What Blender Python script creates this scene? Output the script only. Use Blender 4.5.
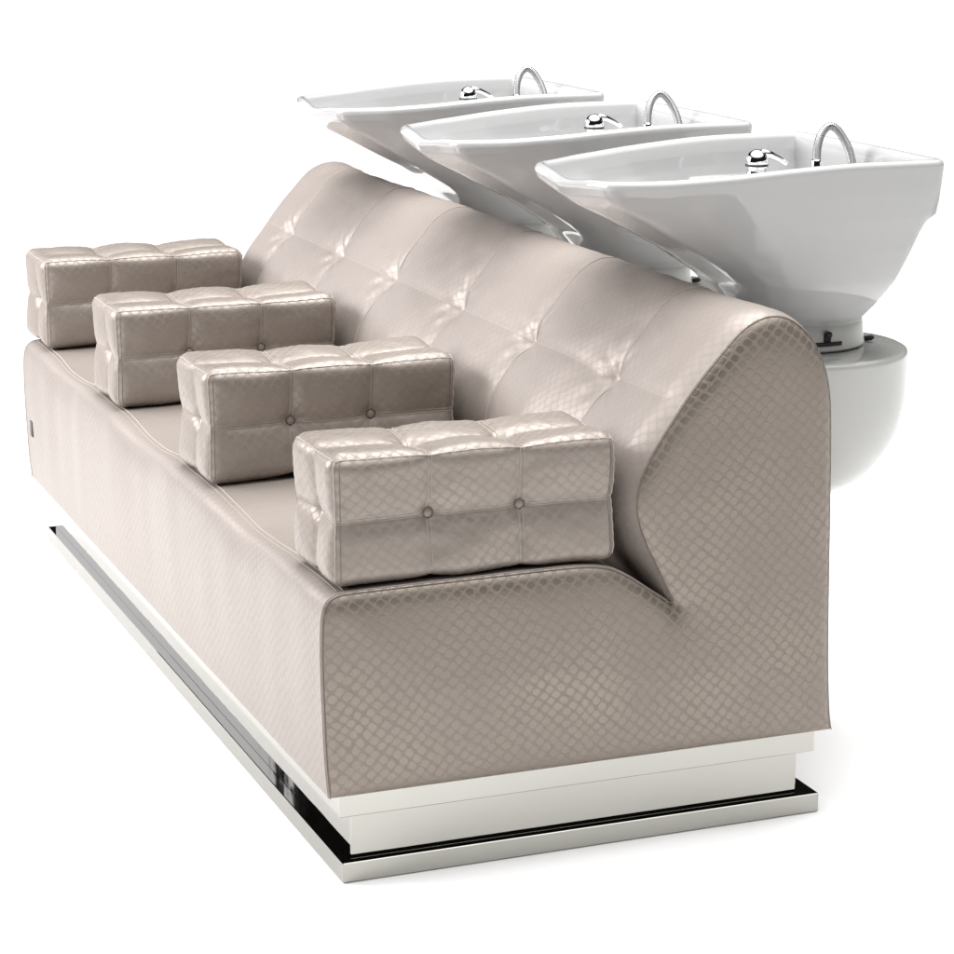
import bpy, math, random
import numpy as np
from mathutils import Matrix, Vector, noise

random.seed(7)
scene = bpy.context.scene
col = scene.collection
for o in list(bpy.data.objects):
    bpy.data.objects.remove(o)

# ------------------------------------------------------------------ camera
cam_d = bpy.data.cameras.new("camera")
cam = bpy.data.objects.new("camera", cam_d)
col.objects.link(cam)
cam_d.sensor_width = 36.0
cam_d.lens = 93.81
cam_d.clip_start = 0.05
cam_d.clip_end = 500
Rm = Matrix(((0.93095, 0.08663, -0.35467), (-0.36510, 0.22090, -0.90438), (0.0, 0.97144, 0.23728)))
Rm = Matrix(Rm).to_quaternion().to_matrix().to_4x4()
cam.matrix_world = Matrix.Translation((-1.245, -3.806, 1.699)) @ Rm
scene.camera = cam

# ------------------------------------------------------------------ studio light
world = bpy.data.worlds.new("World")
scene.world = world
world.use_nodes = True
wn, wl = world.node_tree.nodes, world.node_tree.links
bg = wn["Background"]
tc = wn.new("ShaderNodeTexCoord")
sep = wn.new("ShaderNodeSeparateXYZ")
ramp = wn.new("ShaderNodeValToRGB")
wl.new(tc.outputs["Generated"], sep.inputs[0])
wl.new(sep.outputs["Z"], ramp.inputs[0])
cr = ramp.color_ramp
cr.elements[0].position = 0.56
cr.elements[0].color = (0.004, 0.004, 0.004, 1)
cr.elements[1].position = 0.86
cr.elements[1].color = (1.0, 0.995, 0.985, 1)
wl.new(ramp.outputs[0], bg.inputs["Color"])
bg.inputs["Strength"].default_value = 2.75


def area(name, loc, target, sx, sy, power, color):
    d = bpy.data.lights.new(name, 'AREA')
    d.shape = 'RECTANGLE'
    d.size, d.size_y, d.energy, d.color = sx, sy, power, color
    o = bpy.data.objects.new(name, d)
    col.objects.link(o)
    o.location = loc
    o.rotation_euler = (Vector(target) - Vector(loc)).to_track_quat('-Z', 'Y').to_euler()
    return o


key = area("softbox_front", (-3.0, 3.2, 2.3), (0.4, 1.65, 0.74), 3.2, 2.2, 78, (1.0, 0.975, 0.985))
key.data.spread = math.radians(95)
top = area("fill_top", (0.95, 1.2, 3.4), (0.95, 1.2, 0.0), 1.8, 3.2, 46, (1.0, 1.0, 1.0))  # added fill: lifts the bowls, arm tops and the floor's shadow
top.data.spread = math.radians(100)
area("reflection_fill_back", (-1.3, 9.5, 2.3), (0.0, 1.0, 0.2), 2.6, 2.7, 36, (0.93, 0.93, 1.0))  # added light, placed to reflect as a lavender band in the plinth

scene.view_settings.view_transform = 'Standard'
scene.view_settings.look = 'None'
scene.view_settings.exposure = 0.0
scene.view_settings.gamma = 1.0
scene.render.engine = 'CYCLES'
scene.cycles.max_bounces = 10
scene.cycles.glossy_bounces = 6


# ------------------------------------------------------------------ materials
def new_mat(name):
    m = bpy.data.materials.new(name)
    m.use_nodes = True
    return m, m.node_tree.nodes, m.node_tree.links, m.node_tree.nodes["Principled BSDF"]


def simple(name, color, rough, metal=0.0, coat=0.0):
    m, n, l, b = new_mat(name)
    b.inputs["Base Color"].default_value = (*color, 1)
    b.inputs["Roughness"].default_value = rough
    b.inputs["Metallic"].default_value = metal
    b.inputs["Coat Weight"].default_value = coat
    b.inputs["Coat Roughness"].default_value = 0.03
    return m


def math_node(n, l, op, a, b=None, clamp=False):
    k = n.new("ShaderNodeMath")
    k.operation = op
    k.use_clamp = clamp
    for i, v in enumerate((a, b)):
        if v is None:
            continue
        if isinstance(v, (int, float)):
            k.inputs[i].default_value = v
        else:
            l.new(v, k.inputs[i])
    return k.outputs[0]


def upholstery(name, base, emboss=1.0):
    """pearl leatherette embossed with a lattice of rounded scales; UV is in metres"""
    m, n, l, b = new_mat(name)
    uv = n.new("ShaderNodeUVMap")
    uv.uv_map = "UVMap"
    mp = n.new("ShaderNodeMapping")
    mp.inputs["Rotation"].default_value = (0, 0, math.radians(40))
    mp.inputs["Scale"].default_value = (1.0, 1.0, 1.0)
    l.new(uv.outputs[0], mp.inputs[0])
    wob = n.new("ShaderNodeTexNoise")
    wob.inputs["Scale"].default_value = 9.0
    wob.inputs["Detail"].default_value = 1.0
    l.new(uv.outputs[0], wob.inputs["Vector"])
    wv = n.new("ShaderNodeVectorMath")
    wv.operation = 'MULTIPLY_ADD'
    l.new(wob.outputs["Color"], wv.inputs[0])
    wv.inputs[1].default_value = (0.022, 0.022, 0)
    l.new(mp.outputs[0], wv.inputs[2])
    vo = n.new("ShaderNodeTexVoronoi")
    vo.voronoi_dimensions = '2D'
    vo.feature = 'F1'
    vo.distance = 'MINKOWSKI'
    vo.inputs["Exponent"].default_value = 2.7
    vo.inputs["Scale"].default_value = 57.0
    vo.inputs["Randomness"].default_value = 0.18
    l.new(wv.outputs[0], vo.inputs["Vector"])
    mr = n.new("ShaderNodeMapRange")
    mr.interpolation_type = 'SMOOTHSTEP'
    mr.inputs["From Min"].default_value = 0.48
    mr.inputs["From Max"].default_value = 0.35
    l.new(vo.outputs["Distance"], mr.inputs["Value"])
    scale_mask = mr.outputs[0]
    big = n.new("ShaderNodeTexNoise")
    big.inputs["Scale"].default_value = 5.0
    big.inputs["Detail"].default_value = 2.75
    l.new(uv.outputs[0], big.inputs["Vector"])
    amt = n.new("ShaderNodeMapRange")
    amt.inputs["From Min"].default_value = 0.35
    amt.inputs["From Max"].default_value = 0.65
    amt.inputs["To Min"].default_value = 0.55
    amt.inputs["To Max"].default_value = 1.0
    l.new(big.outputs["Fac"], amt.inputs["Value"])
    msk = math_node(n, l, 'MULTIPLY', scale_mask, amt.outputs[0])
    fine = n.new("ShaderNodeTexNoise")
    fine.inputs["Scale"].default_value = 420.0
    fine.inputs["Detail"].default_value = 2.75
    l.new(uv.outputs[0], fine.inputs["Vector"])
    # colour
    mix = n.new("ShaderNodeMix")
    mix.data_type = 'RGBA'
    l.new(msk, mix.inputs["Factor"])
    mix.inputs["A"].default_value = (*[c * 0.92 for c in base], 1)
    mix.inputs["B"].default_value = (*[c * 1.05 for c in base], 1)
    l.new(mix.outputs["Result"], b.inputs["Base Color"])
    # the scales are smoother than the ground between them
    r1 = math_node(n, l, 'MULTIPLY', msk, -0.13 * emboss)
    r2 = math_node(n, l, 'MULTIPLY', fine.outputs["Fac"], 0.10)
    r3 = math_node(n, l, 'ADD', r1, r2)
    r4 = math_node(n, l, 'ADD', r3, 0.45)
    l.new(r4, b.inputs["Roughness"])
    met = math_node(n, l, 'ADD', math_node(n, l, 'MULTIPLY', msk, 0.42 * emboss), 0.22)
    l.new(met, b.inputs["Metallic"])
    b.inputs["Coat Weight"].default_value = 0.12
    b.inputs["Coat Roughness"].default_value = 0.35
    h1 = math_node(n, l, 'MULTIPLY', msk, 0.5 * emboss)
    h2 = math_node(n, l, 'MULTIPLY', fine.outputs["Fac"], 0.28)
    wr = n.new("ShaderNodeTexNoise")
    wr.inputs["Scale"].default_value = 38.0
    wr.inputs["Detail"].default_value = 2.75
    wr.inputs["Distortion"].default_value = 0.8
    l.new(uv.outputs[0], wr.inputs["Vector"])
    h3 = math_node(n, l, 'MULTIPLY', wr.outputs["Fac"], 0.5 + 0.5 * emboss)
    hh = math_node(n, l, 'ADD', math_node(n, l, 'ADD', h1, h2), h3)
    bp = n.new("ShaderNodeBump")
    bp.inputs["Strength"].default_value = 0.42
    bp.inputs["Distance"].default_value = 0.0011
    l.new(hh, bp.inputs["Height"])
    l.new(bp.outputs[0], b.inputs["Normal"])
    return m


BEIGE = (0.252, 0.214, 0.182)
M_body = upholstery("pearl_leatherette_panel", BEIGE, 1.15)
M_satin = upholstery("pearl_leatherette_satin", (0.302, 0.264, 0.239), 0.38)
M_arm = upholstery("pearl_leatherette_cushion", (0.290, 0.250, 0.220), 0.75)
M_seam = simple("seam_thread", (0.40, 0.355, 0.32), 0.55)
M_dark = simple("dark_stitch_thread", (0.20, 0.17, 0.145), 0.7)  # darker stitch line beside the light seam thread
M_ceramic = simple("white_glazed_ceramic", (0.46, 0.46, 0.46), 0.05, 0.0, 0.6)
M_shell = simple("white_lacquered_shell", (0.50, 0.50, 0.485), 0.09, 0.0, 0.6)
M_collar = simple("white_plastic_collar", (0.62, 0.62, 0.60), 0.3)
M_black = simple("black_plastic", (0.012, 0.012, 0.012), 0.4)
M_tap = simple("polished_chrome_tap", (0.86, 0.86, 0.87), 0.04, 1.0)


def chrome_mat():
    m, n, l, b = new_mat("mirror_polished_steel")
    b.inputs["Base Color"].default_value = (0.425, 0.418, 0.388, 1)
    b.inputs["Metallic"].default_value = 1.0
    b.inputs["Roughness"].default_value = 0.035
    t = n.new("ShaderNodeTexCoord")
    w = n.new("ShaderNodeTexNoise")
    w.inputs["Scale"].default_value = 5.0
    w.inputs["Detail"].default_value = 2.75
    l.new(t.outputs["Object"], w.inputs["Vector"])
    bp = n.new("ShaderNodeBump")
    bp.inputs["Strength"].default_value = 0.25
    bp.inputs["Distance"].default_value = 0.004
    l.new(w.outputs["Fac"], bp.inputs["Height"])
    l.new(bp.outputs[0], b.inputs["Normal"])
    return m


def hose_mat():
    m, n, l, b = new_mat("ribbed_steel_hose")
    b.inputs["Base Color"].default_value = (0.36, 0.36, 0.37, 1)
    b.inputs["Metallic"].default_value = 0.9
    b.inputs["Roughness"].default_value = 0.28
    uv = n.new("ShaderNodeUVMap")
    uv.uv_map = "UVMap"
    w = n.new("ShaderNodeTexWave")
    w.bands_direction = 'Y'
    w.inputs["Scale"].default_value = 90.0
    l.new(uv.outputs[0], w.inputs["Vector"])
    bp = n.new("ShaderNodeBump")
    bp.inputs["Strength"].default_value = 0.7
    bp.inputs["Distance"].default_value = 0.001
    l.new(w.outputs["Fac"], bp.inputs["Height"])
    l.new(bp.outputs[0], b.inputs["Normal"])
    return m


M_chrome = chrome_mat()
M_hose = hose_mat()
M_floor = simple("white_studio_floor", (0.95, 0.95, 0.95), 0.9)
M_floor.node_tree.nodes["Principled BSDF"].inputs["Specular IOR Level"].default_value = 0.0


# ------------------------------------------------------------------ helpers
def mesh_obj(name, verts, faces, mat, parent=None, uvs=None, smooth=True, mats=None, fmat=None):
    me = bpy.data.meshes.new(name)
    me.from_pydata([tuple(map(float, v)) for v in verts], [], faces)
    me.update()
    if uvs is not None:
        lay = me.uv_layers.new(name="UVMap")
        idx = np.empty(len(me.loops), dtype=np.int32)
        me.loops.foreach_get("vertex_index", idx)
        lay.data.foreach_set("uv", np.asarray(uvs, dtype=np.float32)[idx].ravel())
    me.polygons.foreach_set("use_smooth", [smooth] * len(me.polygons))
    for m in (mats or [mat]):
        me.materials.append(m)
    if fmat is not None:
        me.polygons.foreach_set("material_index", fmat)
    o = bpy.data.objects.new(name, me)
    col.objects.link(o)
    if parent is not None:
        o.parent = parent
    return o


def empty(name, loc, label, cat, group=None):
    o = bpy.data.objects.new(name, None)
    col.objects.link(o)
    o.empty_display_size = 0.1
    o.location = loc
    o["label"] = label
    o["category"] = cat
    if group:
        o["group"] = group
    return o


class Geo:
    def __init__(s):
        s.v, s.f, s.uv, s.m = [], [], [], []

    def grid(s, P, closed_u=False, closed_v=False, flip=False, uv=None, mi=0):
        """P: [nu][nv] points"""
        nu, nv = len(P), len(P[0])
        b = len(s.v)
        for i in range(nu):
            for j in range(nv):
                s.v.append(P[i][j])
                s.uv.append(uv[i][j] if uv is not None else (0, 0))
        for i in range(nu if closed_u else nu - 1):
            for j in range(nv if closed_v else nv - 1):
                a = b + i * nv + j
                c = b + ((i + 1) % nu) * nv + j
                d = b + ((i + 1) % nu) * nv + (j + 1) % nv
                e = b + i * nv + (j + 1) % nv
                s.f.append((a, e, d, c) if flip else (a, c, d, e))
                s.m.append(mi)

    def tube(s, pts, r, n=8, mi=0, closed=False):
        pts = [Vector(p) for p in pts]
        P, U = [], []
        up = None
        acc = 0.0
        N = len(pts)
        for i, p in enumerate(pts):
            if closed:
                t = (pts[(i + 1) % N] - pts[i - 1]).normalized()
            else:
                t = (pts[min(i + 1, N - 1)] - pts[max(i - 1, 0)]).normalized()
            if up is None:
                up = t.orthogonal().normalized()
            up = (up - t * up.dot(t)).normalized()
            sd = t.cross(up)
            if i:
                acc += (p - pts[i - 1]).length
            rr = r[i] if isinstance(r, (list, tuple)) else r
            P.append([tuple(p + up * rr * math.cos(a) + sd * rr * math.sin(a)) for a in
                      [2 * math.pi * k / n for k in range(n)]])
            U.append([(k / n * 0.05, acc) for k in range(n)])
        if not closed:
            P = [[tuple(pts[0])] * n] + P + [[tuple(pts[-1])] * n]
            U = [U[0]] + U + [U[-1]]
        s.grid(P, closed_u=closed, closed_v=True, uv=U, mi=mi)

    def lathe(s, prof, center=(0, 0, 0), axis='Z', n=48, mi=0, sx=1.0, sy=1.0):
        P = []
        for (r, h) in prof:
            row = []
            for k in range(n):
                a = 2 * math.pi * k / n
                x, y = r * math.cos(a) * sx, r * math.sin(a) * sy
                if axis == 'Z':
                    q = (x, y, h)
                elif axis == 'Y':
                    q = (x, h, -y)
                else:
                    q = (h, x, y)
                row.append((center[0] + q[0], center[1] + q[1], center[2] + q[2]))
            P.append(row)
        s.grid(P, closed_v=True, flip=True, mi=mi)

    def box(s, a, b, bev=0.0015, mi=0):
        """bevelled box from corner a to corner b"""
        base = len(s.v)
        x0, y0, z0 = a
        x1, y1, z1 = b
        idx = {}
        for i, x in enumerate((x0, x1)):
            for j, y in enumerate((y0, y1)):
                for k, z in enumerate((z0, z1)):
                    sx, sy, sz = (1 if i else -1), (1 if j else -1), (1 if k else -1)
                    for ax in range(3):
                        p = [x, y, z]
                        sg = [sx, sy, sz]
                        for q in range(3):
                            if q != ax:
                                p[q] -= sg[q] * bev
                        idx[(i, j, k, ax)] = len(s.v)
                        s.v.append(tuple(p))
                        s.uv.append((p[0] + p[1], p[2]))
        faces = []
        for ax in range(3):
            o1, o2 = [q for q in range(3) if q != ax]
            for side in (0, 1):
                q = []
                for (u, w) in ((0, 0), (1, 0), (1, 1), (0, 1)):
                    t = [0, 0, 0]
                    t[ax] = side
                    t[o1], t[o2] = u, w
                    q.append(idx[(t[0], t[1], t[2], ax)])
                faces.append(q)
            for u in (0, 1):
                for w in (0, 1):
                    t0 = [0, 0, 0]
                    t1 = [0, 0, 0]
                    t1[ax] = 1
                    t0[o1] = t1[o1] = u
                    t0[o2] = t1[o2] = w
                    faces.append([idx[(*t0, o1)], idx[(*t1, o1)], idx[(*t1, o2)], idx[(*t0, o2)]])
        for i in (0, 1):
            for j in (0, 1):
                for k in (0, 1):
                    faces.append([idx[(i, j, k, 0)], idx[(i, j, k, 1)], idx[(i, j, k, 2)]])
        c = np.array([(x0 + x1) / 2, (y0 + y1) / 2, (z0 + z1) / 2])
        for q in faces:
            p = [np.array(s.v[i]) for i in q]
            nn = np.cross(p[1] - p[0], p[2] - p[0])
            if np.dot(nn, sum(p) / len(p) - c) < 0:
                q = q[::-1]
            s.f.append(tuple(q))
            s.m.append(mi)

    def build(s, name, mat, parent=None, smooth=True, mats=None, origin=(0, 0, 0)):
        v = np.array(s.v) - np.array(origin)
        o = mesh_obj(name, v, s.f, mat, parent, s.uv, smooth, mats, s.m if mats else None)
        o.location = origin
        return o


def catmull(pts, step):
    """dense arc-length sampling of a Catmull-Rom curve through pts"""
    P = [np.array(p, float) for p in pts]
    P = [2 * P[0] - P[1]] + P + [2 * P[-1] - P[-2]]
    out = []
    for i in range(1, len(P) - 2):
        for t in np.linspace(0, 1, 24, endpoint=False):
            a, b, c, d = P[i - 1], P[i], P[i + 1], P[i + 2]
            out.append(0.5 * ((2 * b) + (-a + c) * t + (2 * a - 5 * b + 4 * c - d) * t * t + (-a + 3 * b - 3 * c + d) * t ** 3))
    out.append(P[-2])
    out = np.array(out)
    s = np.concatenate([[0], np.cumsum(np.linalg.norm(np.diff(out, axis=0), axis=1))])
    n = max(2, int(round(s[-1] / step)))
    q = np.linspace(0, s[-1], n + 1)
    return np.stack([np.interp(q, s, out[:, k]) for k in range(out.shape[1])], 1), q


def sstep(a, b, x):
    t = np.clip((x - a) / (b - a), 0, 1)
    return t * t * (3 - 2 * t)


# ------------------------------------------------------------------ setting: seamless white floor
g = Geo()
n = 96
g.v = [(0, 0, 0)] + [(140 * math.cos(2 * math.pi * k / n), 140 * math.sin(2 * math.pi * k / n), 0) for k in range(n)]
g.uv = [(0, 0)] * (n + 1)
g.f = [(0, 1 + k, 1 + (k + 1) % n) for k in range(n)]
g.m = [0] * n
fl = g.build('floor', M_floor, smooth=False)
fl['kind'] = 'structure'

# ------------------------------------------------------------------ the bench
bench = empty('salon_bench', (0.45, 1.2, 0.0),
              'long three-seat shampoo bench in pearl beige embossed leatherette on a stepped mirror chrome plinth',
              'bench')
BO = Vector(bench.location)


def part(geo, name, mat, parent=bench, **k):
    o = geo.build(name, mat, None, **k)
    o.parent = parent
    # meshes are written in world metres, so undo the parent's place
    off = Vector((0, 0, 0))
    p = parent
    while p is not None:
        off += Vector(p.location)
        p = p.parent
    o.location = Vector(o.location) - off
    return o


Y0, Y1 = -0.008, 2.478        # where the strips end and the end panels begin
PITCH = 0.77
ARM_W = 0.235
front_pts = [(-0.026, 0.163), (-0.031, 0.22), (-0.034, 0.30), (-0.036, 0.38), (-0.036, 0.44), (-0.034, 0.482), (-0.028, 0.506), (-0.014, 0.519), (0.01, 0.5235),
             (0.10, 0.525), (0.22, 0.526), (0.36, 0.527), (0.44, 0.526), (0.49, 0.518), (0.53, 0.498), (0.57, 0.470), (0.614, 0.440)]
back_pts = [(0.614, 0.440), (0.588, 0.495), (0.558, 0.556), (0.541, 0.61), (0.545, 0.66), (0.570, 0.715), (0.612, 0.777),
            (0.655, 0.834), (0.70, 0.884), (0.735, 0.919), (0.765, 0.937), (0.795, 0.944), (0.825, 0.939), (0.855, 0.921),
            (0.883, 0.890), (0.904, 0.848), (0.916, 0.80), (0.921, 0.74), (0.925, 0.60), (0.928, 0.45), (0.932, 0.30), (0.938, 0.20), (0.944, 0.163)]
FP, FS = catmull(front_pts, 0.010)
BP, BS = catmull(back_pts, 0.009)


def normals2d(P):
    t = np.gradient(P, axis=0)
    t /= np.linalg.norm(t, axis=1)[:, None]
    return np.stack([-t[:, 1], t[:, 0]], 1)    # left of travel = outside


FN, BN = normals2d(FP), normals2d(BP)
YS = np.linspace(Y0, Y1, 300)


def gap_wave(y):
    """1 in the middle of each seat, 0 under the armrests"""
    u = (y - ARM_W) % PITCH
    w = PITCH - ARM_W
    return np.where((u < w) & (y > ARM_W) & (y < 2.31), np.sin(np.pi * np.clip(u / w, 0, 1)) ** 2, 0.0)


def soft(p, k, seed=0.0):
    return noise.noise(Vector((p[0] * k + seed, p[1] * k, p[2] * k + seed)))


# seat: front face and seat top
P, U = [], []
gw = gap_wave(YS)
for i, (p, nn, s) in enumerate(zip(FP, FN, FS)):
    row, ur = [], []
    top = sstep(0.44, 0.525, p[1]) if p[0] < 0.3 else 1.0
    frontness = 1 - sstep(0.1, 0.4, p[0])
    fade = 1 - sstep(0.40, 0.60, p[0])
    for y, w in zip(YS, gw):
        edge = min(1.0, (y - Y0) / 0.05, (Y1 - y) / 0.05)
        edge = max(edge, 0)
        d = -0.015 * w * top * fade
        d -= 0.004 * w * (1 - top)
        d += edge * (0.003 * soft((p[0], y, p[1]), 3.0, 4) + 0.0035 * soft((p[0] * 0.3, y * 2.2, p[1] * 0.3), 4.0, 9))
        if p[0] < 0.1:
            d *= 0.12 + 0.88 * sstep(0.163, 0.36, p[1])
        q = p + nn * d
        row.append((q[0], y, q[1]))
        ur.append((y, s))
    P.append(row)
    U.append(ur)
g = Geo()
g.grid(P, uv=U, flip=True)
seat = part(g, 'seat', M_satin)

# stitched seam along the front edge of the seat
ks = int(np.argmin(np.abs(FP[:, 0] - 0.012) + (FP[:, 1] < 0.5) * 9))
g = Geo()
g.tube([(P[ks][j][0], P[ks][j][1], P[ks][j][2] + 0.0004) for j in range(2, len(YS) - 2)], 0.0014, 6)
g.tube([(P[ks - 1][j][0] - 0.001, P[ks - 1][j][1], P[ks - 1][j][2] + 0.0002) for j in range(2, len(YS) - 2)], 0.0008, 6)
part(g, 'seam', M_seam, seat)

# backrest with two tufts per seat
TUFT_Y = [0.295, 0.695, 1.095, 1.51, 1.90, 2.30]
it = int(np.argmin(np.hypot(BP[:, 0] - 0.655, BP[:, 1] - 0.834)))
ST = BS[it] - 0.047
TOPS = BS[int(np.argmax(BP[:, 1]))]


def back_disp(s, y):
    edge = np.clip(np.minimum((y - Y0) / 0.05, (Y1 - y) / 0.05), 0, 1)
    roll = 0.010 * (1 - (1 - edge) ** 2)
    roll -= 0.008 * np.clip(np.minimum((y - Y0) / 0.25, (Y1 - y) / 0.25), 0, 1)
    up = 1 - sstep(TOPS - 0.13, TOPS + 0.04, s)
    vis = sstep(0.0, 0.10, s) * up
    dy = min(abs(y - t) for t in TUFT_Y)
    ds = s - ST
    r = math.hypot(dy, ds)
    k = min(range(6), key=lambda i: abs(y - TUFT_Y[i]))
    ang = math.atan2(ds, y - TUFT_Y[k])
    d = roll - 0.0035 * math.exp(-dy / 0.014) * vis
    hm = edge * up
    d -= 0.0025 * math.exp(-abs(ds) / 0.012) * hm
    d -= 0.011 * math.exp(-(r / 0.026) ** 2) + 0.013 * math.exp(-(r / 0.075))
    d += 0.0022 * math.sin(ang * 8 + k) * math.exp(-((r - 0.045) / 0.028) ** 2)
    # pillowed panels between the tufts
    q = min(1, dy / 0.20)
    d += 0.007 * (1 - (1 - q) ** 2) * vis * edge
    d += 0.010 * math.sin(math.pi * min(1, max(0, s / ST))) * edge * (0.4 + 0.6 * q)
    d += edge * 0.004 * soft((s, y, 0.3), 5.0, 2)
    d += edge * 0.0018 * soft((s, y, 0.3), 19.0, 5)
    return d


P, U = [], []
YB = np.linspace(Y0, Y1, 340)
for p, nn, s in zip(BP, BN, BS):
    row, ur = [], []
    for y in YB:
        q = p + nn * back_disp(s, y)
        row.append((q[0], y, q[1]))
        ur.append((y, s))
    P.append(row)
    U.append(ur)
g = Geo()
g.grid(P, uv=U, flip=True)
back = part(g, 'backrest', M_satin)


def back_pt(s, y, lift=0.0005):
    x = np.interp(s, BS, BP[:, 0])
    z = np.interp(s, BS, BP[:, 1])
    nx = np.interp(s, BS, BN[:, 0])
    nz = np.interp(s, BS, BN[:, 1])
    d = back_disp(s, y) + lift
    return (x + nx * d, y, z + nz * d)


g = Geo()
for t in TUFT_Y:
    g.tube([back_pt(s, t) for s in np.linspace(0.03, TOPS + 0.03, 110)], 0.0013, 6)
g.tube([back_pt(ST, y) for y in np.linspace(Y0 + 0.03, Y1 - 0.03, 360)], 0.0006, 6)
part(g, 'seam', M_seam, back)

# end panels: puffed sheets filling the profile
outline = np.concatenate([FP[:-1], BP])
bl = np.linspace(outline[-1], FP[0], 90)[1:-1]
loop = np.concatenate([outline, bl])
NL = len(loop)
ctr = np.array([0.675, 0.365])


def end_panel(yb, sgn):
    A = loop
    B = np.roll(loop, -1, axis=0)
    SS = np.concatenate([[0, 0.006, 0.012, 0.02, 0.03, 0.045, 0.065], np.linspace(0.09, 1.0, 44)])
    g = Geo()
    P, U = [], []
    for s in SS:
        row, ur = [], []
        for i in range(NL):
            q = loop[i] + (ctr - loop[i]) * s
            AP = q - A
            AB = B - A
            t = np.clip((AP * AB).sum(1) / (AB * AB).sum(1), 0, 1)
            dist = np.sqrt((((AP - AB * t[:, None])) ** 2).sum(1).min())
            bulge = 0.012 * (1 - math.exp(-dist / 0.010)) + 0.016 * (1 - math.exp(-dist / 0.11))
            bulge += 0.0035 * soft((q[0], yb, q[1]), 4.0, 3) * min(1, dist / 0.06)
            # soft hollow running down from the crease
            bulge -= 0.0025 * math.exp(-(((q[0] - 0.615) / 0.03) ** 2 + ((q[1] - 0.43) / 0.03) ** 2))
            # flare at the lower rear corner
            row.append((q[0], yb + sgn * bulge, q[1]))
            ur.append((q[0], q[1]))
        P.append(row)
        U.append(ur)
    g.grid(P, closed_v=True, uv=U, flip=(sgn > 0))
    pan = part(g, 'end_panel', M_body)
    s = Geo()
    cen = ctr
    idx = [i for i in range(len(outline))]
    line = [(loop[i][0], yb - sgn * 0.004, loop[i][1]) for i in idx]
    nrm = np.concatenate([FN[:-1], BN])
    line = [(x + nrm[i][0] * 0.0004, y, z + nrm[i][1] * 0.0004) for i, (x, y, z) in zip(idx, line)]
    s.tube(line, 0.0013, 6)
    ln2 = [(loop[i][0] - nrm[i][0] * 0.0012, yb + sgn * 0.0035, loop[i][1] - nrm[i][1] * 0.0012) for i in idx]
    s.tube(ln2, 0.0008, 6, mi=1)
    part(s, 'seam', M_seam, pan, mats=[M_seam, M_dark])
    return pan


end_panel(Y0, -1)
end_panel(Y1, 1)

# small dark maker's tag on the front near the far end
g = Geo()
g.box((-0.0365, 2.40, 0.285), (-0.0330, 2.425, 0.325), 0.0008)
part(g, 'emblem', M_black, smooth=False)

# stepped chrome plinth
for nm, a, b_ in (('plinth', (0.0, 0.0, 0.001), (0.928, 2.43, 0.037)),
                  ('plinth_riser', (0.020, 0.018, 0.0365), (0.888, 2.428, 0.121)),
                  ('plinth_rail', (-0.004, 0.002, 0.1205), (0.916, 2.44, 0.1640))):
    g = Geo()
    g.box(a, b_, 0.0012)
    part(g, nm, M_chrome, smooth=False)
g = Geo()
g.box((-0.015, 0.01, 0.1641), (0.925, 2.45, 0.168), 0.0005)
part(g, 'underside_panel', M_black, smooth=False)

# ------------------------------------------------------------------ tufted armrests
AX0, AX1, AZ0, AZ1 = -0.016, 0.512, 0.526, 0.758
LX, LY, LZ = AX1 - AX0, ARM_W, AZ1 - AZ0
SEX = (LX / 3, 2 * LX / 3)


ARM_SEED = 0.0


def arm_surface(p):
    """p on the box [0,LX]x[0,LY]x[0,LZ] -> tufted surface point, and its normal"""
    p = np.array(p, float)
    L = np.array([LX, LY, LZ])
    r = 0.015
    ins = 0.013
    lo = np.full(3, ins)
    hi = L - ins
    q = lo + p / L * (hi - lo)
    core = np.clip(q, lo + r, hi - r)
    dvec = q - core
    ln = np.linalg.norm(dvec)
    nn = dvec / ln
    pos = core + nn * r
    tx = min(abs(p[0] - SEX[0]), abs(p[0] - SEX[1]))
    ty = abs(p[1] - LY / 2)
    tz = abs(p[2] - LZ / 2)
    side_x = min(p[0], LX - p[0])
    e2 = np.sort(np.minimum(p, L - p))[1]
    ef = 0.28 + 0.72 * (1 - math.exp(-e2 / 0.028))
    d = 0.0150 * (1 - math.exp(-tx / 0.034)) * (1 - math.exp(-ty / 0.034)) * (1 - math.exp(-tz / 0.034)) / 0.9
    d -= 0.0032 * (math.exp(-tx / 0.006) + math.exp(-ty / 0.006) + math.exp(-tz / 0.006))
    d = 0.009 * (1 - ef) + d * ef
    for a, b in ((tx, tz), (tx, ty), (ty, tz)):
        h = math.hypot(a, b)
        d -= 0.010 * math.exp(-(h / 0.019) ** 2) + 0.005 * math.exp(-h / 0.04)
    # creases radiating from the buttons
    kx = SEX[0] if abs(p[0] - SEX[0]) < abs(p[0] - SEX[1]) else SEX[1]
    for (a, b) in ((p[0] - kx, p[2] - LZ / 2), (p[0] - kx, p[1] - LY / 2)):
        h = math.hypot(a, b)
        d += 0.0011 * math.sin(9 * math.atan2(b, a) + 1.3) * math.exp(-((h - 0.026) / 0.014) ** 2)
    d += 0.0032 * soft(p, 11.0, 1.5 + ARM_SEED) + 0.0011 * soft(p, 38.0, 3.5 + ARM_SEED)
    # puckers across the seamed edges
    e = np.sort(np.minimum(p, L - p))
    if e[1] < 0.02:
        d += 0.0007 * math.sin((p[0] + p[1] + p[2]) * 2 * math.pi / 0.021 + 2 * soft(p, 20, 8)) * (1 - e[1] / 0.02)
    pos = pos + nn * d
    pos[2] = max(pos[2], 0.001 + 0.0)
    return pos, nn


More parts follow.
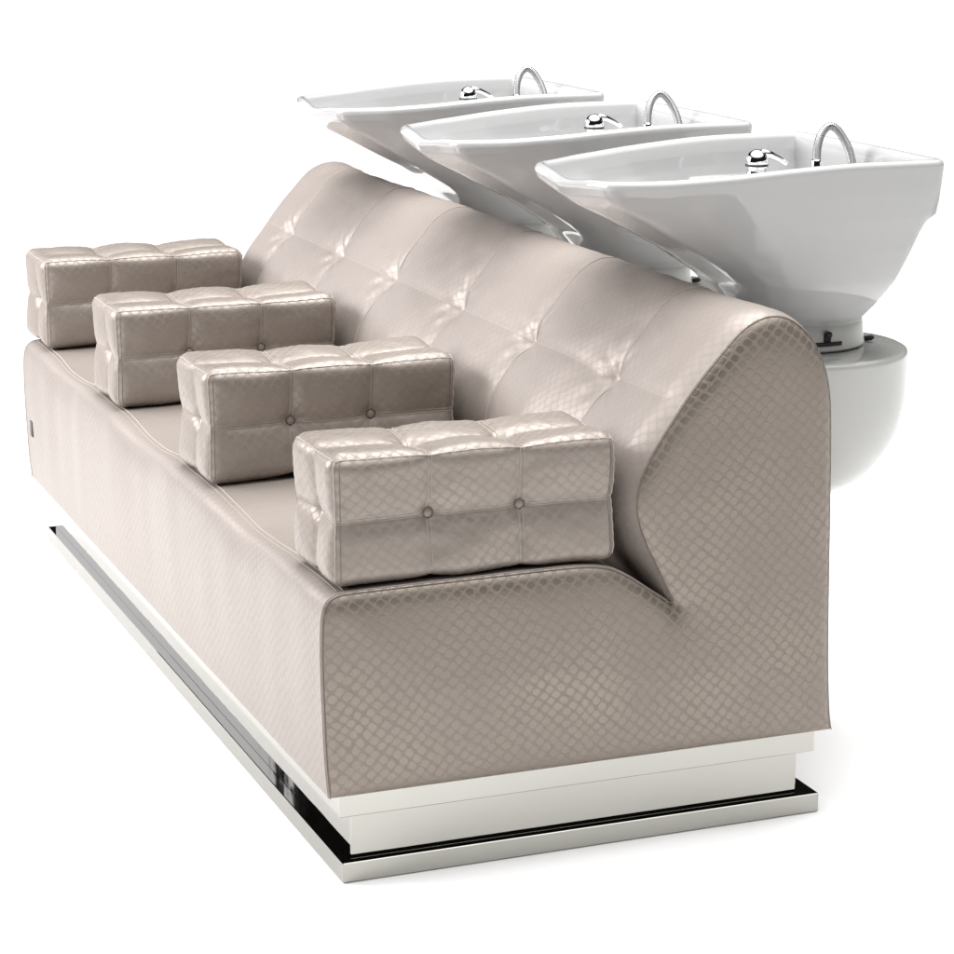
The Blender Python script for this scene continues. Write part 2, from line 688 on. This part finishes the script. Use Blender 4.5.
def arm_mesh():
    st = 0.0062
    nx, ny, nz = int(LX / st), int(LY / st), int(LZ / st)
    gx, gy, gz = np.linspace(0, LX, nx + 1), np.linspace(0, LY, ny + 1), np.linspace(0, LZ, nz + 1)
    vid, verts, uvs_l, faces = {}, [], [], []

    def vert(p):
        k = tuple(np.round(p, 6))
        if k not in vid:
            vid[k] = len(verts)
            verts.append(arm_surface(p)[0] + np.array([AX0, 0, AZ0]))
        return vid[k]

    loopuv = []

    def face(fn, A, B, uvf, flip):
        for i in range(len(A) - 1):
            for j in range(len(B) - 1):
                ps = [fn(A[i], B[j]), fn(A[i + 1], B[j]), fn(A[i + 1], B[j + 1]), fn(A[i], B[j + 1])]
                if flip:
                    ps = ps[::-1]
                faces.append(tuple(vert(p) for p in ps))
                loopuv.extend(uvf(p) for p in ps)

    face(lambda a, b: (a, 0.0, b), gx, gz, lambda p: (p[0], p[2]), False)
    face(lambda a, b: (a, LY, b), gx, gz, lambda p: (p[0] + 3, p[2]), True)
    face(lambda a, b: (a, b, LZ), gx, gy, lambda p: (p[0], p[1] + LZ), False)
    face(lambda a, b: (a, b, 0.0), gx, gy, lambda p: (p[0], p[1] + 2), True)
    face(lambda a, b: (0.0, a, b), gy, gz, lambda p: (p[1] + 5, p[2]), True)
    face(lambda a, b: (LX, a, b), gy, gz, lambda p: (p[1] + 7, p[2]), False)
    me = bpy.data.meshes.new('armrest')
    me.from_pydata([tuple(map(float, v)) for v in verts], [], faces)
    lay = me.uv_layers.new(name="UVMap")
    lay.data.foreach_set("uv", np.array(loopuv, dtype=np.float32).ravel())
    me.polygons.foreach_set("use_smooth", [True] * len(me.polygons))
    me.materials.append(M_arm)
    me.update()
    return me


def arm_line(pts, lift=0.0004):
    out = []
    for p in pts:
        q, nn = arm_surface(p)
        out.append(q + nn * lift + np.array([AX0, 0, AZ0]))
    return out


def lin(a, b, n):
    a, b = np.array(a, float), np.array(b, float)
    return [a + (b - a) * t for t in np.linspace(0, 1, n)]


BUT = [None]
M_rim_shade = simple("button_rim_shade", (0.16, 0.12, 0.10), 0.35, 0.3)  # dark brown paints in the shade of the gap around each button
for k_arm, ay in enumerate([-0.008, 0.770, 1.535, 2.300]):
    ARM_SEED = k_arm * 7.3
    arm_me = arm_mesh()
    arm0 = bpy.data.objects.new('armrest', arm_me)
    col.objects.link(arm0)
    arm0.parent = bench
    arm0.location = Vector((0, ay, 0)) - BO
    g = Geo()
    for sx in SEX:
        for off in (-0.0035, 0.0035):
            x = sx + off
            ring = lin((x, 0, 0.004), (x, 0, LZ), 40) + lin((x, 0, LZ), (x, LY, LZ), 44)[1:] + lin((x, LY, LZ), (x, LY, 0.004), 40)[1:]
            g.tube(arm_line(ring), 0.0007, 5)
    for zz in (LZ / 2 - 0.003, LZ / 2 + 0.003):
        ring = lin((LX, 0, zz), (0, 0, zz), 90) + lin((0, 0, zz), (0, LY, zz), 44)[1:] + lin((0, LY, zz), (LX, LY, zz), 90)[1:] + lin((LX, LY, zz), (LX, 0, zz), 44)[1:-1]
        g.tube(arm_line(ring), 0.0007, 5, closed=True)
    g.tube(arm_line(lin((0, LY / 2, 0.004), (0, LY / 2, LZ), 40) + lin((0, LY / 2, LZ), (LX, LY / 2, LZ), 90)[1:] + lin((LX, LY / 2, LZ), (LX, LY / 2, 0.004), 40)[1:]), 0.0008, 5)
    for (cx, cy) in ((0, 0), (0, LY), (LX, 0), (LX, LY)):
        g.tube(arm_line(lin((cx, cy, 0.004), (cx, cy, LZ), 44)), 0.0014, 6)
        ox = 0.009 if cx == 0 else -0.009
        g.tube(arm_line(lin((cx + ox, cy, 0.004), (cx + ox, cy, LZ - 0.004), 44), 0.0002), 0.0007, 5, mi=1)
    for cy in (0, LY):
        g.tube(arm_line(lin((0, cy, LZ), (LX, cy, LZ), 100)), 0.0011, 6)
    for cx in (0, LX):
        g.tube(arm_line(lin((cx, 0, LZ), (cx, LY, LZ), 44)), 0.0011, 6)
    seam0 = g.build('seam', M_seam, arm0, mats=[M_seam, M_dark])
    for fy in (0, 1):
        for sx in SEX:
            q, nn = arm_surface((sx, fy * LY, LZ / 2))
            if BUT[0] is None:
                g = Geo()
                prof = [(0.0, 0.0072), (0.003, 0.0070), (0.006, 0.0060), (0.0080, 0.0043), (0.0086, 0.0030)]
                g.lathe([(r, h) for r, h in prof], (0, 0, 0), 'Y', 24, 0)
                g.lathe([(0.0086, 0.0030), (0.0092, 0.0042), (0.0104, 0.0045), (0.0114, 0.0030), (0.0122, 0.0), (0.0122, -0.010)], (0, 0, 0), 'Y', 24, 1)
                b0 = g.build('button', M_arm, arm0, mats=[M_arm, M_rim_shade])
                BUT[0] = b0.data
            else:
                b0 = bpy.data.objects.new('button', BUT[0])
                col.objects.link(b0)
                b0.parent = arm0
            b0.location = (q[0] + AX0, q[1] + (-0.0050 if fy == 0 else 0.0050), q[2] + AZ0)
            b0.rotation_euler = (0, 0, math.pi if fy == 0 else 0)

# ------------------------------------------------------------------ shampoo basins
# local frame: origin on the floor under the pivot; x back, y across
BX = 1.12
FX, RX = 0.605 - BX, 1.262 - BX
half = [(FX - 0.006, 0.0), (FX, 0.10), (FX + 0.012, 0.178), (0.72 - BX, 0.236), (0.84 - BX, 0.268), (1.0 - BX, 0.283), (RX - 0.02, 0.287), (RX, 0.285), (RX + 0.006, 0.15), (RX + 0.008, 0.0)]


def rim_outline(n=480):
    pts = half + [(x, -y) for x, y in half[-2:0:-1]]
    pts = np.array(pts + [pts[0]])
    s = np.concatenate([[0], np.cumsum(np.linalg.norm(np.diff(pts, axis=0), axis=1))])
    q = np.linspace(0, s[-1], n, endpoint=False)
    o = np.stack([np.interp(q, s, pts[:, 0]), np.interp(q, s, pts[:, 1])], 1)
    w = 5
    ker = np.hanning(2 * w + 3)[1:-1]
    ker /= ker.sum()
    for _ in range(2):
        o = sum(k * np.roll(o, i - w, axis=0) for i, k in enumerate(ker))
    return o


RO = rim_outline()
tt = np.roll(RO, -1, axis=0) - np.roll(RO, 1, axis=0)
tt /= np.linalg.norm(tt, axis=1)[:, None]
RN = np.stack([tt[:, 1], -tt[:, 0]], 1)
if (RN[0] * RO[0]).sum() < 0:
    RN = -RN


def rim_z(x, y):
    z = 1.150 + 0.026 * sstep(FX, FX + 0.5, x)
    z -= 0.012 * np.exp(-(y / 0.09) ** 2) * (1 - sstep(FX, FX + 0.1, x))
    return z


CZ = 0.842
# fraction of the way from rim to collar, against height (1 at the rim)
HF = np.array([0.0, 0.07, 0.29, 0.505, 0.64, 0.76, 0.87, 0.94, 1.0])
WF = np.array([1.0, 0.97, 0.83, 0.59, 0.41, 0.25, 0.09, 0.02, 0.0])     # neck side
HS = np.array([0.0, 0.06, 0.15, 0.30, 0.50, 0.70, 0.86, 1.0])
WS = np.array([1.0, 0.86, 0.70, 0.50, 0.29, 0.14, 0.05, 0.0])       # long sides
HR = np.array([0.0, 0.10, 0.25, 0.45, 0.60, 0.67, 0.72, 0.80, 1.0])
WR = np.array([1.0, 0.84, 0.65, 0.42, 0.27, 0.18, 0.07, 0.04, 0.0])  # rear skirt


def basin_mesh():
    P = []
    ang = np.arctan2(RO[:, 1], RO[:, 0])
    # sideness weights
    wf = sstep(0.80, 0.97, -RN[:, 0])
    wr = sstep(0.35, 0.9, RN[:, 0])
    ker = np.ones(9) / 9
    wf = sum(k * np.roll(wf, i - 4) for i, k in enumerate(ker))
    ell = np.stack([0.128 * np.cos(ang), 0.118 * np.sin(ang)], 1)
    zr = rim_z(RO[:, 0], RO[:, 1])
    hs = np.concatenate([np.linspace(0, 0.9, 46), np.linspace(0.92, 1.0, 8)])
    fr = 1 - sstep(-0.30, 0.06, RO[:, 0])

    def ring(h, inset=0.0):
        wx = fr * np.interp(h, HF, WF) + (1 - fr) * np.interp(h, HR, WR)
        wy = (1 - wr) * np.interp(h, HS, WS) + wr * np.interp(h, HR, WR)
        ro = RO - RN * inset
        el = ell * (1 - inset / 0.13)
        pos = np.stack([ro[:, 0] * (1 - wx) + el[:, 0] * wx, ro[:, 1] * (1 - wy) + el[:, 1] * wy], 1)
        sidew = (1 - wf) * (1 - wr)
        pos[:, 1] += np.sign(pos[:, 1]) * 0.010 * sidew * math.exp(-((h - 0.3) / 0.16) ** 2)
        return pos, CZ + (zr - 0.014 - CZ) * h

    for h in hs:
        pos, z = ring(h)
        P.append([(a[0], a[1], zz) for a, zz in zip(pos, z)])
    for ins, dz in ((0.0005, -0.009), (0.003, -0.004), (0.008, -0.0008), (0.013, 0.0), (0.018, -0.001), (0.023, -0.005), (0.0265, -0.011), (0.029, -0.02)):
        pos = RO - RN * ins
        P.append([(a[0], a[1], zz + dz) for a, zz in zip(pos, zr)])
    def deck(x, z):
        return np.maximum(z, 0.9 + 0.195 * sstep(0.93 - BX, 0.99 - BX, x))

    for h in np.linspace(0.95, 0.56, 26):
        pos, z = ring(h, 0.030)
        z = deck(pos[:, 0], z)
        P.append([(a[0], a[1], b) for a, b in zip(pos, z)])
    c = np.array([0.885 - BX, 0.0])
    last = pos
    zl = ring(0.56, 0.030)[1]
    for s in (0.96, 0.9, 0.8, 0.7, 0.6, 0.5, 0.4, 0.3, 0.2, 0.1, 0.03):
        pos = c + (last - c) * s
        z = deck(pos[:, 0], zl - 0.010 * (1 - s ** 3))
        P.append([(a[0], a[1], b) for a, b in zip(pos, z)])
    P.append([(c[0], c[1], P[-1][0][2])] * len(RO))
    return P


def make_basin():
    root = empty('shampoo_basin', (BX, 0.47, 0.0), '', 'basin', 'white shampoo basins behind the bench')
    g = Geo()
    g.grid(basin_mesh(), closed_v=True)
    bowl = g.build('bowl', M_ceramic, root)
    # drain
    g = Geo()
    g.lathe([(0.0, 0.004), (0.014, 0.004), (0.020, 0.003), (0.022, 0.0), (0.022, -0.004)], (0.862 - BX, 0, 1.006), 'Z', 32)
    g.build('drain', M_tap, bowl)
    # collar the basin tilts on
    g = Geo()
    g.lathe([(0.0, 0.852), (0.110, 0.852), (0.119, 0.848), (0.122, 0.840), (0.124, 0.815), (0.127, 0.797), (0.128, 0.793), (0.118, 0.790), (0.118, 0.784), (0, 0.784)], (0, 0, 0), 'Z', 64, sx=1.0, sy=0.92)
    collar = g.build('collar', M_collar, root)
    g = Geo()
    yy = -0.92 * 0.125
    cx = -0.005
    P_ = []
    for (x0, x1, z0, z1) in ((-0.030, 0.032, 0.803, 0.8105), (-0.007, 0.006, 0.8105, 0.828)):
        xs = np.linspace(x0 + cx, x1 + cx, 12)
        P_.append((xs, z0, z1))
    for xs, z0, z1 in P_:
        F = []
        for x in xs:
            s0 = -0.92 * math.sqrt(max(1e-6, 0.1262 ** 2 - x * x))
            F.append([(x, s0 + 0.010, z0), (x, s0 - 0.002, z0), (x, s0 - 0.003, (z0 + z1) / 2), (x, s0 - 0.002, z1), (x, s0 + 0.010, z1)])
        F = [[(F[0][0][0], F[0][0][1], (z0 + z1) / 2)] * 5] + F + [[(F[-1][0][0], F[-1][0][1], (z0 + z1) / 2)] * 5]
        g.grid(F, closed_v=True)
    g.tube([(-0.001 + cx, -0.118, 0.826), (-0.001 + cx, -0.124, 0.826)], 0.0068, 16)
    g.build('tilt_lever', M_black, collar)
    g = Geo()
    g.tube([(0.128, -0.028, 0.794), (0.138, -0.036, 0.796), (0.141, -0.038, 0.800)], 0.0055, 12)
    g.build('stop_knob', M_black, collar)
    # round-bottomed shell below
    g = Geo()
    prof = [(0.0, 0.788), (0.15, 0.7875), (0.200, 0.786), (0.2065, 0.7845), (0.2105, 0.780), (0.2115, 0.774), (0.2115, 0.72), (0.2105, 0.68), (0.206, 0.645), (0.197, 0.61), (0.183, 0.58),
            (0.162, 0.548), (0.135, 0.522), (0.10, 0.502), (0.06, 0.490), (0.0, 0.485)]
    pr, _ = catmull(prof[5:], 0.008)
    g.lathe([tuple(p) for p in prof[:5]] + [tuple(p) for p in pr], (0, 0, 0), 'Z', 96)
    g.build('pedestal_shell', M_shell, root)
    # bracket that carries the shell on the bench
    g = Geo()
    g.box((-0.20, -0.09, 0.58), (-0.12, 0.09, 0.73), 0.004)
    g.build('mounting_bracket', M_shell, root, smooth=False)
    # hinge strut behind the bowl
    g = Geo()
    g.tube([(0.140, -0.045, 0.935), (0.146, -0.045, 0.905), (0.137, -0.045, 0.877), (0.118, -0.045, 0.862)], [0.006, 0.008, 0.008, 0.006], 12)
    g.build('hinge', M_tap, root)
    # mixer tap: base, round body, cap and lever
    tx = 1.012 - BX
    dz = 1.118
    g = Geo()
    g.lathe([(0.026, -0.024), (0.026, -0.018), (0.024, 0.0), (0.0225, 0.006), (0.020, 0.010), (0.0185, 0.024), (0.0205, 0.028), (0.0215, 0.034)], (tx, 0, dz), 'Z', 40)
    prof = [(0.0215 * math.cos(a), 0.034 + 0.0235 * math.sin(a)) for a in np.linspace(0, math.pi / 2, 14)]
    g.lathe(prof, (tx, 0, dz), 'Z', 40)
    tap = g.build('mixer_tap', M_tap, root)
    g = Geo()
    g.tube([(tx + 0.010, 0, dz + 0.050), (tx + 0.03, 0.004, dz + 0.047), (tx + 0.055, 0.010, dz + 0.036), (tx + 0.072, 0.014, dz + 0.026)], [0.0075, 0.006, 0.005, 0.0045], 12)
    g.build('lever', M_tap, tap)
    g = Geo()
    g.lathe([(0.0222, -0.0012), (0.0226, 0.0), (0.0222, 0.0025), (0.0212, 0.003)], (tx, 0, dz + 0.0265), 'Z', 40)
    g.build('trim_ring', M_black, tap)
    # pull-out hose, arched above its ferrule
    hx = 1.143 - BX
    pts = [(hx, 0, 1.10), (hx, 0, 1.145), (hx + 0.001, 0, 1.175), (hx + 0.009, 0, 1.200), (hx + 0.025, 0, 1.214), (hx + 0.041, -0.002, 1.208), (hx + 0.057, -0.006, 1.186),
           (hx + 0.069, -0.012, 1.155), (hx + 0.078, -0.018, 1.10)]
    c, _ = catmull(pts, 0.005)
    g = Geo()
    g.tube([tuple(p) for p in c], 0.0080, 14)
    hose = g.build('shower_hose', M_hose, root)
    g = Geo()
    g.lathe([(0.016, -0.023), (0.016, 0.0), (0.012, 0.004), (0.0105, 0.030), (0.0092, 0.034), (0.0072, 0.036)], (hx, 0, 1.116), 'Z', 32)
    g.build('ferrule', M_tap, hose)
    return root


def copy_tree(o, parent=None):
    c = o.copy()
    col.objects.link(c)
    c.parent = parent
    for ch in list(o.children):
        copy_tree(ch, c)
    return c


basin = make_basin()
basin['label'] = 'nearest white ceramic basin, its collar with black tilt lever visible past the bench'
b2 = copy_tree(basin)
b2.location = (BX, 0.47 + PITCH, 0)
b2['label'] = 'middle white ceramic basin, overlapped by the nearest basin and covering part of the farthest'
b3 = copy_tree(basin)
b3.location = (BX, 0.47 + 2 * PITCH, 0)
b3['label'] = 'farthest white ceramic basin, above the far end of the bench, its tap almost hidden'
